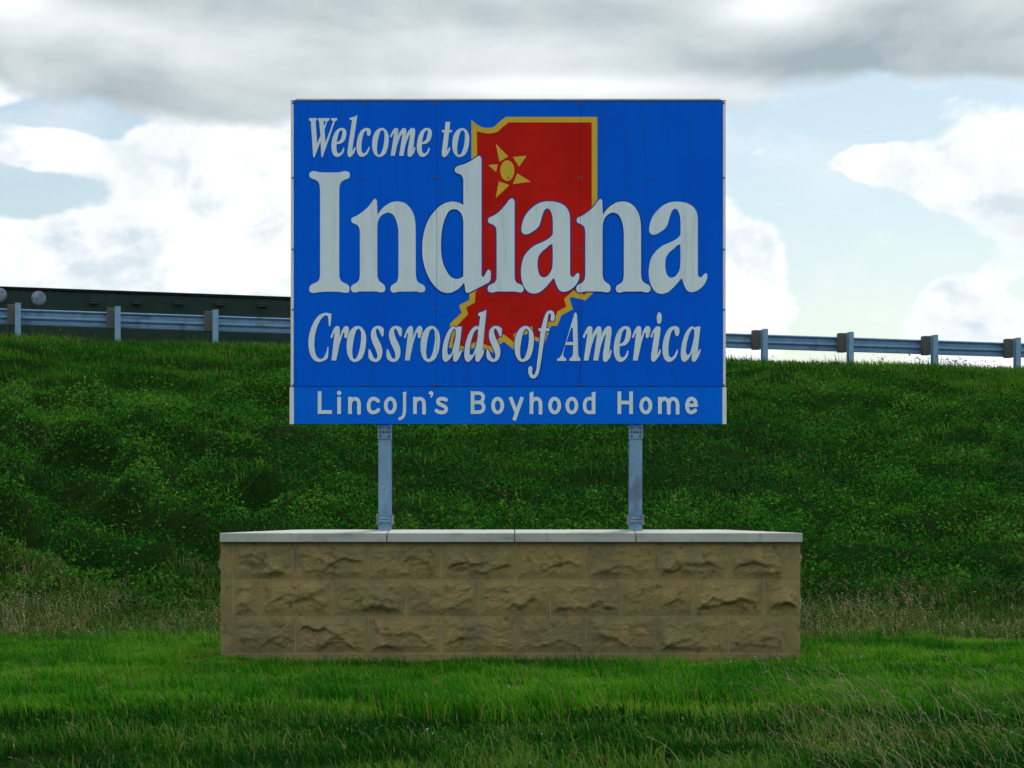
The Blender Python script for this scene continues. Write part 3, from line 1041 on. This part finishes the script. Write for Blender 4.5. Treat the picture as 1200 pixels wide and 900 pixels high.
cuts = [257.5, 453.3, 603.2, 745.4, 940.5]
for a, b in zip(cuts[:-1], cuts[1:]):
    x0 = (a - 600) * ck + (.0035 if a > 258 else 0)
    x1 = (b - 600) * ck - (.0035 if b < 940 else 0)
    xs = np.linspace(x0, x1, 13); ys = np.linspace(CY0, CY1, 9)
    mb = MB()
    top = [(x, y, ctop(x, y)) for y in ys for x in xs]
    nx, ny = 13, 9
    o = len(top)
    fs = [(i + nx * k, i + 1 + nx * k, i + 1 + nx * (k + 1), i + nx * (k + 1)) for k in range(ny - 1) for i in range(nx - 1)]
    bot = [(x0, CY0, zlo), (x1, CY0, zlo), (x1, CY1, zlo), (x0, CY1, zlo)]
    fs += [tuple([o, o + 1] + [nx - 1 - i for i in range(nx)]), tuple([o + 2, o + 3] + [nx * (ny - 1) + i for i in range(nx)]),
           tuple([o + 3, o] + [nx * k for k in range(ny)]), tuple([o + 1, o + 2] + [nx * (ny - 1 - k) + nx - 1 for k in range(ny)]), (o, o + 3, o + 2, o + 1)]
    mb.add(top + bot, fs)
    part('coping_stone', mb, M['coping'], wall, .004)

# ------------------------------------------------------------------ guardrail
SP = 1.905
P0 = on_rail(0, 0, -.7)
gr = thing('guardrail', 'galvanised steel guardrail along the top of the grassy embankment', 'guardrail', P0)
NP0, NP1 = -3, 15
prof = [(0, .012), (.022, 0), (.058, .080), (.098, .080), (.135, 0.004), (.177, 0.004), (.214, .080), (.254, .080), (.290, 0), (.312, .012)]
for k in range(NP0, NP1, 2):
    mb = MB()
    ta, tb = (k - .5) * SP, (k + 1.5) * SP + .16
    n = len(prof)
    rows_ = []
    lap = .0045
    for t, o in ((ta, 0.0), (tb - .34, 0.0), (tb - .30, lap), (tb, lap)):
        ring_ = []
        for th in (0.0, .003):
            seq = prof if th == 0 else prof[::-1]
            for z, dn in seq:
                ring_.append(on_rail(t, .262 + dn + th + o, -.312 + z))
        rows_.append(ring_)
    vs = [p for r_ in rows_ for p in r_]
    m2 = 2 * n
    fs = [(m2 * r_ + i, m2 * r_ + (i + 1) % m2, m2 * (r_ + 1) + (i + 1) % m2, m2 * (r_ + 1) + i) for r_ in range(3) for i in range(m2)]
    fs += [tuple(range(m2)), tuple(m2 * 3 + i for i in range(m2))][:2]
    mb.add(vs, fs)
    part('rail_beam', mb, M['galv'], gr)

base = Vector(P0)


def railbox(mb, t0, t1, n0, n1, z0, z1):
    """box in the rail's own frame at post 0"""
    vs = []
    for dz in (z0, z1):
        for nn in (n0, n1):
            for t in (t0, t1):
                p = on_rail(0)
                vs.append((p[0] + UX * t + NX * nn, p[1] + UY * t + NY * nn, p[2] + dz))
    mb.add(vs, [(0, 2, 3, 1), (4, 5, 7, 6), (0, 1, 5, 4), (2, 6, 7, 3), (0, 4, 6, 2), (1, 3, 7, 5)])
    return mb


pm = MB()
railbox(pm, -.055, .055, -.075, -.067, -1.3, .085)
railbox(pm, -.055, .055, .067, .075, -1.3, .085)
railbox(pm, -.004, .004, -.067, .067, -1.3, .083)
post0 = part('guardrail_post', pm, M['galv'], gr, .002)
bm_ = railbox(MB(), -.205, -.050, .078, .258, -.335, .070)
block0 = part('blockout', bm_, M['blockwood'], gr, .006)
for k in range(NP0, NP1 + 1):
    if k == 0:
        continue
    d = Vector(on_rail(k * SP)) - Vector(on_rail(0))
    for src in (post0, block0):
        c = src.copy()
        COL.objects.link(c)
        c.parent = gr
        c.location = d

# ------------------------------------------------------------------ flatbed trailer passing behind the rail
TN = 3.3


def tr_t(px):
    """distance along the rail frame where the trailer's near side crosses picture column px"""
    best = min(np.linspace(-25, 25, 2001), key=lambda t: abs(600 + F * (RX0 + UX * t + NX * TN) / (RY0 + UY * t + NY * TN) - px))
    return best


t_r = tr_t(418)
t_l = t_r - 13.2
ptr = on_rail((t_l + t_r) / 2, TN + 1.25, -.68)
trl = thing('flatbed_trailer', 'long dark green flatbed trailer on the road behind the guardrail', 'trailer', ptr)


def trbox(mb, t0, t1, n0, n1, h0, h1):
    """h measured above the road"""
    vs = []
    for h in (h0, h1):
        for nn in (n0, n1):
            for t in (t0, t1):
                p = on_rail(t, TN + nn, -.68)
                vs.append((p[0], p[1], p[2] + h))
    return mb.add(vs, [(0, 2, 3, 1), (4, 5, 7, 6), (0, 1, 5, 4), (2, 6, 7, 3), (0, 4, 6, 2), (1, 3, 7, 5)])


def tr_h(px, py):
    t = tr_t(px)
    p = on_rail(t, TN, -.68)
    return EYE + (HOR - py) / F * p[1] - p[2]


H = tr_h(170, 341.5)
mb = trbox(MB(), t_l, t_r, 0, 2.5, H - .06, H)
part('deck', mb, M['trailer_rail'], trl, .006)
part('side_panel', trbox(MB(), t_l + .01, t_r - .01, .03, .07, .16, H - .061), M['trailer'], trl, .006)
part('side_panel', trbox(MB(), t_l + .01, t_r - .01, 2.43, 2.47, .16, H - .061), M['trailer'], trl, .006)
part('end_panel', trbox(MB(), t_r - .06, t_r - .02, .072, 2.428, .3, H - .061), M['trailer'], trl)
for px, py in ((110, 354), (160, 354.5), (209, 355), (258, 356), (306.5, 357.5)):
    t = tr_t(px); h = tr_h(px, py)
    mb = trbox(MB(), t - .10, t + .10, -.10, .029, h + .012, h + .030)
    mb.cyl(on_rail(t - .09, TN - .05, -.68 + h - .02), on_rail(t + .09, TN - .05, -.68 + h - .02), .035, 10)
    part('winch', mb, M['winch'], trl)
for px, py in ((0, 345.5), (45.5, 349.5)):
    t = tr_t(px); h = tr_h(px, py)
    mb = MB()
    c = Vector(on_rail(t, TN + .03, -.68 + h))
    nrm = Vector((NX, NY, 0)); uu = Vector((UX, UY, 0)); zz_ = Vector((0, 0, 1))
    vs, fs = [], []
    for i in range(7):
        a = i / 6 * math.pi / 2
        for j in range(20):
            b = 2 * math.pi * j / 20
            vs.append(c - nrm * (.09 * math.sin(a)) + (uu * math.cos(b) + zz_ * math.sin(b)) * (.158 * math.cos(a) + .002))
    fs = [(20 * i + j, 20 * i + (j + 1) % 20, 20 * (i + 1) + (j + 1) % 20, 20 * (i + 1) + j) for i in range(6) for j in range(20)]
    fs.append(tuple(120 + j for j in range(20)))
    mb.add(vs, fs)
    part('round_cap', mb, M['cap'], trl)
for tt in (t_l + 1.2, t_l + 2.5, t_r - 2.2, t_r - 3.5):
    for nn in (.15, 2.05):
        mb = MB()
        c0 = on_rail(tt, TN + nn, -.68 + .50); c1 = on_rail(tt, TN + nn + .28, -.68 + .50)
        mb.cyl(c0, c1, .49, 24)
        w_ = part('wheel', mb, M['rubber'], trl, .03)
for tt in (t_l + 1.2, t_l + 2.5, t_r - 2.2, t_r - 3.5):
    part('axle', MB().cyl(on_rail(tt, TN + .3, -.18), on_rail(tt, TN + 2.2, -.18), .06, 8), M['trailer_rail'], trl)

# ------------------------------------------------------------------ vegetation
def in_wall(x, y, pad=.02):
    return (x > wx(258) - pad) & (x < wx(938.5) + pad) & (y > WY - pad) & (y < WB + pad)


def scatter(n, y0, y1, margin=2.1, weight=1.0):
    """points spread over the strip of ground the photograph sees (and a margin to each side)"""
    half = lambda y: .2415 * y + margin
    y = y0 + (y1 - y0) * RNG.random(int(n * 1.3))
    keep = RNG.random(len(y)) < half(y) / half(y1)
    y = y[keep][:n]
    x = (RNG.random(len(y)) * 2 - 1) * half(y)
    k = ~in_wall(x, y)
    return x[k], y[k]


def blades(x, y, z, h, w, col, lean_dir, lean, sag=.35):
    n = len(x)
    az = RNG.random(n) * 2 * math.pi
    sx, sy = np.cos(az), np.sin(az)
    lx, ly = np.cos(lean_dir) * lean, np.sin(lean_dir) * lean
    base = np.stack([x, y, z], -1)
    side = np.stack([sx, sy, np.zeros(n)], -1) * (w / 2)[:, None]
    mid = base + np.stack([lx * h * .32, ly * h * .32, h * .58], -1)
    tip = base + np.stack([lx * h, ly * h, h * (1 - sag * np.abs(lean))], -1)
    V = np.stack([base - side, base + side, mid - side * .8, mid + side * .8, tip], 1).reshape(-1, 3)
    i = np.arange(n)[:, None] * 5
    Fc = np.concatenate([i + np.array([[0, 1, 3]]), i + np.array([[0, 3, 2]]), i + np.array([[2, 3, 4]])], 1).reshape(-1, 3)
    return V, Fc, np.repeat(col, 5, 0)


def stems(x, y, z, h, w, col, lean_dir, lean, seg=5):
    """thin curved stems: they rise, then bow over with the wind"""
    n = len(x)
    rows_, tipd = [], None
    for k in range(seg + 1):
        t = k / seg
        fw = lean * h * t ** 1.9
        zz_ = h * (t - .30 * np.minimum(lean, 1.2) * t ** 2.4)
        rows_.append(np.stack([x + np.cos(lean_dir) * fw, y + np.sin(lean_dir) * fw, z + zz_], -1))
    side = np.stack([np.ones(n), np.zeros(n), np.zeros(n)], -1)
    V = np.stack([p for k, r_ in enumerate(rows_) for p in (r_ - side * (w * (1 - .6 * k / seg) / 2)[:, None], r_ + side * (w * (1 - .6 * k / seg) / 2)[:, None])], 1).reshape(-1, 3)
    m_ = 2 * (seg + 1)
    i = np.arange(n)[:, None] * m_
    fl_ = []
    for k in range(seg):
        a = 2 * k
        fl_ += [[a, a + 1, a + 3], [a, a + 3, a + 2]]
    Fc = (i[:, :, None] + np.array(fl_)[None]).reshape(-1, 3)
    return (V, Fc, np.repeat(col, m_, 0)), rows_[-1], rows_[-2]


def leaves(x, y, z, L, w, col, up=.55):
    n = len(x)
    az = RNG.random(n) * 2 * math.pi
    el = (RNG.random(n) - .25) * 1.5
    d = np.stack([np.cos(az) * np.cos(el), np.sin(az) * np.cos(el), np.sin(el)], -1)
    r = RNG.normal(size=(n, 3)); r[:, 2] = np.abs(r[:, 2]) * .4
    s = np.cross(d, r); s /= np.maximum(np.linalg.norm(s, axis=1), 1e-6)[:, None]
    b = np.stack([x, y, z], -1)
    V = np.stack([b - d * L[:, None] * .5, b + s * w[:, None] * .5 + d * L[:, None] * .05, b + d * L[:, None] * .5, b - s * w[:, None] * .5 + d * L[:, None] * .05], 1).reshape(-1, 3)
    i = np.arange(n)[:, None] * 4
    Fc = np.concatenate([i + np.array([[0, 1, 2]]), i + np.array([[0, 2, 3]])], 1).reshape(-1, 3)
    return V, Fc, np.repeat(col, 4, 0)


def palette(cols, t):
    cols = np.array(cols)
    t = np.clip(t, 0, .9999) * (len(cols) - 1)
    i = t.astype(int); f = (t - i)[:, None]
    return cols[i] * (1 - f) + cols[i + 1] * f


def merge(lists):
    V, Fc, Cc = [], [], []
    o = 0
    for v, f, c in lists:
        V.append(v); Fc.append(f + o); Cc.append(c); o += len(v)
    return np.concatenate(V), np.concatenate(Fc), np.concatenate(Cc)


def stuff(name, lists, m, label, cat):
    V, Fc, Cc = merge(lists)
    o = link(name, np_mesh(name, V, Fc, m, Cc))
    o['kind'] = 'stuff'; o['label'] = label; o['category'] = cat
    return o


WIND = math.pi * .93      # stems lean to the left

# lawn in front of and beside the wall
x, y = scatter(255000, 12.6, 20.9)
n = len(x)
rgh = sstep(13.9, 13.1, y + 1.6 * (fbm(x * .8, y * .6, 71, 3) - .5))
patch = fbm(x * .7, y * 1.1, 61, 4)
h = (.045 + .055 * RNG.random(n)) * (.75 + .7 * patch) + rgh * .05
h *= np.where((np.abs(y - WY + .3) < .5) & (np.abs(x) < 2.7), .62, 1)
tuft = sstep(.56, .70, fbm(x * 3.1, y * 3.6, 63, 3))
h *= .8 + .75 * tuft
col = palette([(.016, .125, .006), (.046, .230, .007), (.105, .310, .012), (.220, .345, .045)], np.clip((patch - .5) * 1.7 + .42 - .22 * tuft + RNG.normal(size=n) * .24, 0, 1))
dry = RNG.random(n) < .05
col[dry] = (.20, .17, .08)
xc_, yc_ = scatter(24000, 12.0, 20.6)
kc = fbm(xc_ * 1.3, yc_ * 1.6, 67, 3) > .50
xc_, yc_ = xc_[kc], yc_[kc]
nc = len(xc_)
clover = leaves(xc_, yc_, terrain(xc_, yc_) + .02 + .035 * RNG.random(nc), .018 + .016 * RNG.random(nc), .014 + .010 * RNG.random(nc),
                palette([(.012, .10, .010), (.030, .18, .016), (.075, .24, .04)], RNG.random(nc)))
stuff('lawn_grass', [clover, blades(x, y, terrain(x, y) - .005, h, .006 + .004 * RNG.random(n), col, WIND + RNG.normal(size=n) * 1.2, np.abs(RNG.normal(size=n)) * .4 + .1)],
      M['grass'], 'short bright green mown grass round the foot of the stone wall', 'grass')

# longer rough grass towards the camera
x, y = scatter(110000, 9.2, 14.3)
kk = y + 1.8 * (fbm(x * .8, y * .6, 71, 3) - .5) < 13.1 + .6 * RNG.random(len(x))
x, y = x[kk], y[kk]
n = len(x)
cl = fbm(x * 1.5, y * 1.5, 81, 4)
h = (.04 + .11 * RNG.random(n) ** 1.8) * (.25 + 1.35 * cl) 
col = palette([(.006, .042, .005), (.014, .092, .006), (.036, .160, .009), (.130, .225, .036)], np.clip((fbm(x * 1.7, y * 2.4, 83, 3) - .5) * 1.9 + .44 + RNG.normal(size=n) * .24, 0, 1))
k_ = RNG.random(n) < sstep(.30, .46, fbm(x * 2.0, y * 2.6, 87, 3)) + .12
x, y, h, col, cl = x[k_], y[k_], h[k_], col[k_], cl[k_]
n = len(x)
tan_p = .04 + .20 * sstep(.8, 2.0, x) * sstep(.45, .62, fbm(x * .9, y * 1.2, 91, 3))
dry = RNG.random(n) < tan_p
col[dry] = palette([(.12, .12, .045), (.24, .225, .10), (.15, .16, .06)], RNG.random(dry.sum()))
stuff('rough_grass', [blades(x, y, terrain(x, y) - .01, h, .006 + .005 * RNG.random(n), col, WIND + RNG.normal(size=n) * 1.3, np.abs(RNG.normal(size=n)) * .55 + .15)],
      M['grass'], 'long dark rough grass in the roadside ditch nearest the camera', 'grass')

# seeding stems on the right of the foreground
x, y = scatter(4600, 10.2, 14.0)
k = ((x > 1.35 + .6 * RNG.random(len(x))) & (RNG.random(len(x)) < .25 + .9 * sstep(.42, .6, fbm(x * 1.6, y * 2, 95, 3)))) | (RNG.random(len(x)) < .004)
x, y = x[k], y[k]
n = len(x)
h = .10 + .26 * RNG.random(n) ** 1.5
col = palette([(.13, .14, .055), (.27, .255, .13), (.42, .39, .25)], RNG.random(n))
ld = WIND + RNG.normal(size=n) * .5; le = .45 + .75 * RNG.random(n)
z = terrain(x, y)
st_, p1, p0 = stems(x, y, z, h, np.full(n, .0034), col, ld, le)
hd = []
for q in range(5):
    pp = p0 + (p1 - p0) * (.35 + .8 * RNG.random(n))[:, None]
    hd.append(leaves(pp[:, 0] + RNG.normal(size=n) * .004, pp[:, 1] + RNG.normal(size=n) * .004, pp[:, 2] + RNG.normal(size=n) * .004, np.full(n, .016), np.full(n, .004), col))
stuff('seeding_stems', [st_] + hd, M['dry'], 'pale dry seed stems leaning left in the rough grass at lower right', 'dry grass')

# dry weeds along the toe of the embankment
x, y = scatter(10500, 20.2, 23.9)
n = len(x)
dens = fbm(x * .8, y * .6, 101, 3)
h = (.08 + .26 * RNG.random(n) ** 1.5) * (.02 + 1.6 * dens) * (1 - .5 * np.clip(np.abs((y - 21.7) / 1.6), 0, 1) ** 1.5)
col = palette([(.070, .100, .026), (.22, .190, .085), (.38, .320, .190), (.100, .125, .035), (.25, .180, .095)], RNG.random(n))
z = terrain(x, y)
ld = WIND + RNG.normal(size=n) * 1.2; le = np.abs(RNG.normal(size=n)) * .45 + .05
a = blades(x, y, z, h, .005 + .006 * RNG.random(n), col, ld, le)
hx = x + np.cos(ld) * le * h; hy = y + np.sin(ld) * le * h
b = [leaves(hx + RNG.normal(size=n) * .012, hy + RNG.normal(size=n) * .012, z + h * (.98 - .12 * q), np.full(n, .030), np.full(n, .010), col * 1.15) for q in range(3)]
x2, y2 = scatter(70000, 20.3, 23.8)
n2 = len(x2)
c2 = palette([(.014, .075, .008), (.045, .135, .013), (.185, .210, .075)], np.clip(RNG.normal(size=n2) * .25 + .45, 0, 1))
h2 = (.05 + .16 * RNG.random(n2)) * (.5 + fbm(x2, y2, 111, 3))
g2 = blades(x2, y2, terrain(x2, y2) - .01, h2, .007 + .005 * RNG.random(n2), c2, WIND + RNG.normal(size=n2), np.abs(RNG.normal(size=n2)) * .4 + .1)
stuff('dry_weeds', [a] + b + [g2], M['dry'], 'brown dry weeds standing behind the wall along the foot of the embankment', 'weeds')

# creeping leafy cover on the embankment
x, y = scatter(590000, 22.2, 44.5, 2.2)
fr = (y - TOE) / (rail_y(x) - .7 - TOE)
grassy = np.clip(sstep(.52, .86, fr + .35 * (fbm(x * .5, y * .6, 121, 3) - .5)), 0, .93)
k = (RNG.random(len(x)) > grassy) & (fr < .97)
x, y, fr = x[k], y[k], fr[k]
n = len(x)
cl = fbm(x * 1.5, y * 2.4, 131, 4)
big = fbm(x * .35, y * .6, 141, 3)
z = terrain(x, y) + (.02 + 1.1 * np.clip(cl - .40, 0, 1) * RNG.random(n) ** .55) * sstep(0, .12, fr + .04)
L = (.026 + .040 * RNG.random(n) ** 1.6) * (.80 + .5 * big)
tone = np.clip((fbm(x * 1.3, y * 2.2, 137, 4) - .5) * 1.3 + (big - .5) * .8 + .42 + RNG.normal(size=n) * .24, 0, 1)
low_ = RNG.random(n) < .30 + sstep(.34, .50, cl)
col = palette([(.004, .036, .006), (.010, .088, .007), (.030, .175, .010), (.115, .280, .026)], tone)
od = RNG.random(n)
col[od < .015] = (.13, .14, .03)
col[od > .992] = (.11, .09, .045)
lw = L * (.26 + .40 * RNG.random(n))
stuff('leafy_ground_cover', [leaves(x[low_], y[low_], z[low_], L[low_], lw[low_], col[low_])], M['leaf'], 'dense dark green leafy ground cover over the embankment slope', 'ground cover')

# grass of the upper slope and the crest
x, y = scatter(265000, 22.6, 46.6, 2.2)
fr = (y - TOE) / (rail_y(x) - .7 - TOE)
grassy = np.clip(sstep(.42, .84, fr + .35 * (fbm(x * .5, y * .6, 121, 3) - .5)), .20, 1)
k = (RNG.random(len(x)) < grassy) & (y < rail_y(x) + .55)
x, y, fr = x[k], y[k], fr[k]
n = len(x)
cl = fbm(x * .9, y * 1.3, 151, 4)
h = (.07 + .13 * RNG.random(n)) * (.5 + .9 * cl)
tone = np.clip((cl - .5) * 1.5 + .42 + RNG.normal(size=n) * .2 + .12 * sstep(.8, 1, fr), 0, 1)
col = palette([(.008, .058, .006), (.020, .118, .007), (.046, .185, .010), (.120, .235, .030)], tone)
od = RNG.random(n)
col[od < .03] = (.15, .13, .06)
g1 = blades(x, y, terrain(x, y) - .01, h, .010 + .008 * RNG.random(n), col, WIND + RNG.normal(size=n) * 1.2, np.abs(RNG.normal(size=n)) * .4 + .1)
tt = -6 + 34 * RNG.random(9000)
nn = -.9 + 1.5 * RNG.random(9000)
x = RX0 + UX * tt + NX * nn; y = RY0 + UY * tt + NY * nn
n = len(x)
h = (.10 + .22 * RNG.random(n) ** 2.2) * (.55 + .8 * vnoise(tt * 1.7, tt * 0, 161))
col = palette([(.020, .085, .010), (.050, .130, .018), (.14, .15, .06)], RNG.random(n))
g2 = blades(x, y, terrain(x, y) - .01, h, .007 + .005 * RNG.random(n), col, WIND + RNG.normal(size=n) * 1.0, np.abs(RNG.normal(size=n)) * .35)
stuff('embankment_grass', [g1, g2], M['grass'], 'green grass on the upper slope and ragged crest below the guardrail', 'grass')

# small pale flowers in the lawn
px_ = np.array([500, 508, 588, 636, 780, 800, 852, 857, 885, 912, 958, 997, 1003, 1010, 1028, 1033, 1039, 1110, 945, 735, 622, 596])
py_ = np.array([846, 848, 846, 852, 812, 838, 818, 782, 770, 774, 790, 772, 768, 774, 770, 766, 772, 778, 766, 820, 870, 812])
yy = (EYE - .02) * F / (py_ - HOR)
xx = (px_ - 600) / F * yy
fl = [leaves(xx + RNG.normal(size=len(xx)) * .006, yy + RNG.normal(size=len(xx)) * .01, terrain(xx, yy) + .06 + RNG.random(len(xx)) * .02, np.full(len(xx), .012), np.full(len(xx), .010),
             np.tile(np.array([[.55, .56, .55]]), (len(xx), 1))) for q in range(3)]
stuff('white_flowers', fl, M['dry'], 'tiny white flowers dotted through the lawn grass', 'flowers')
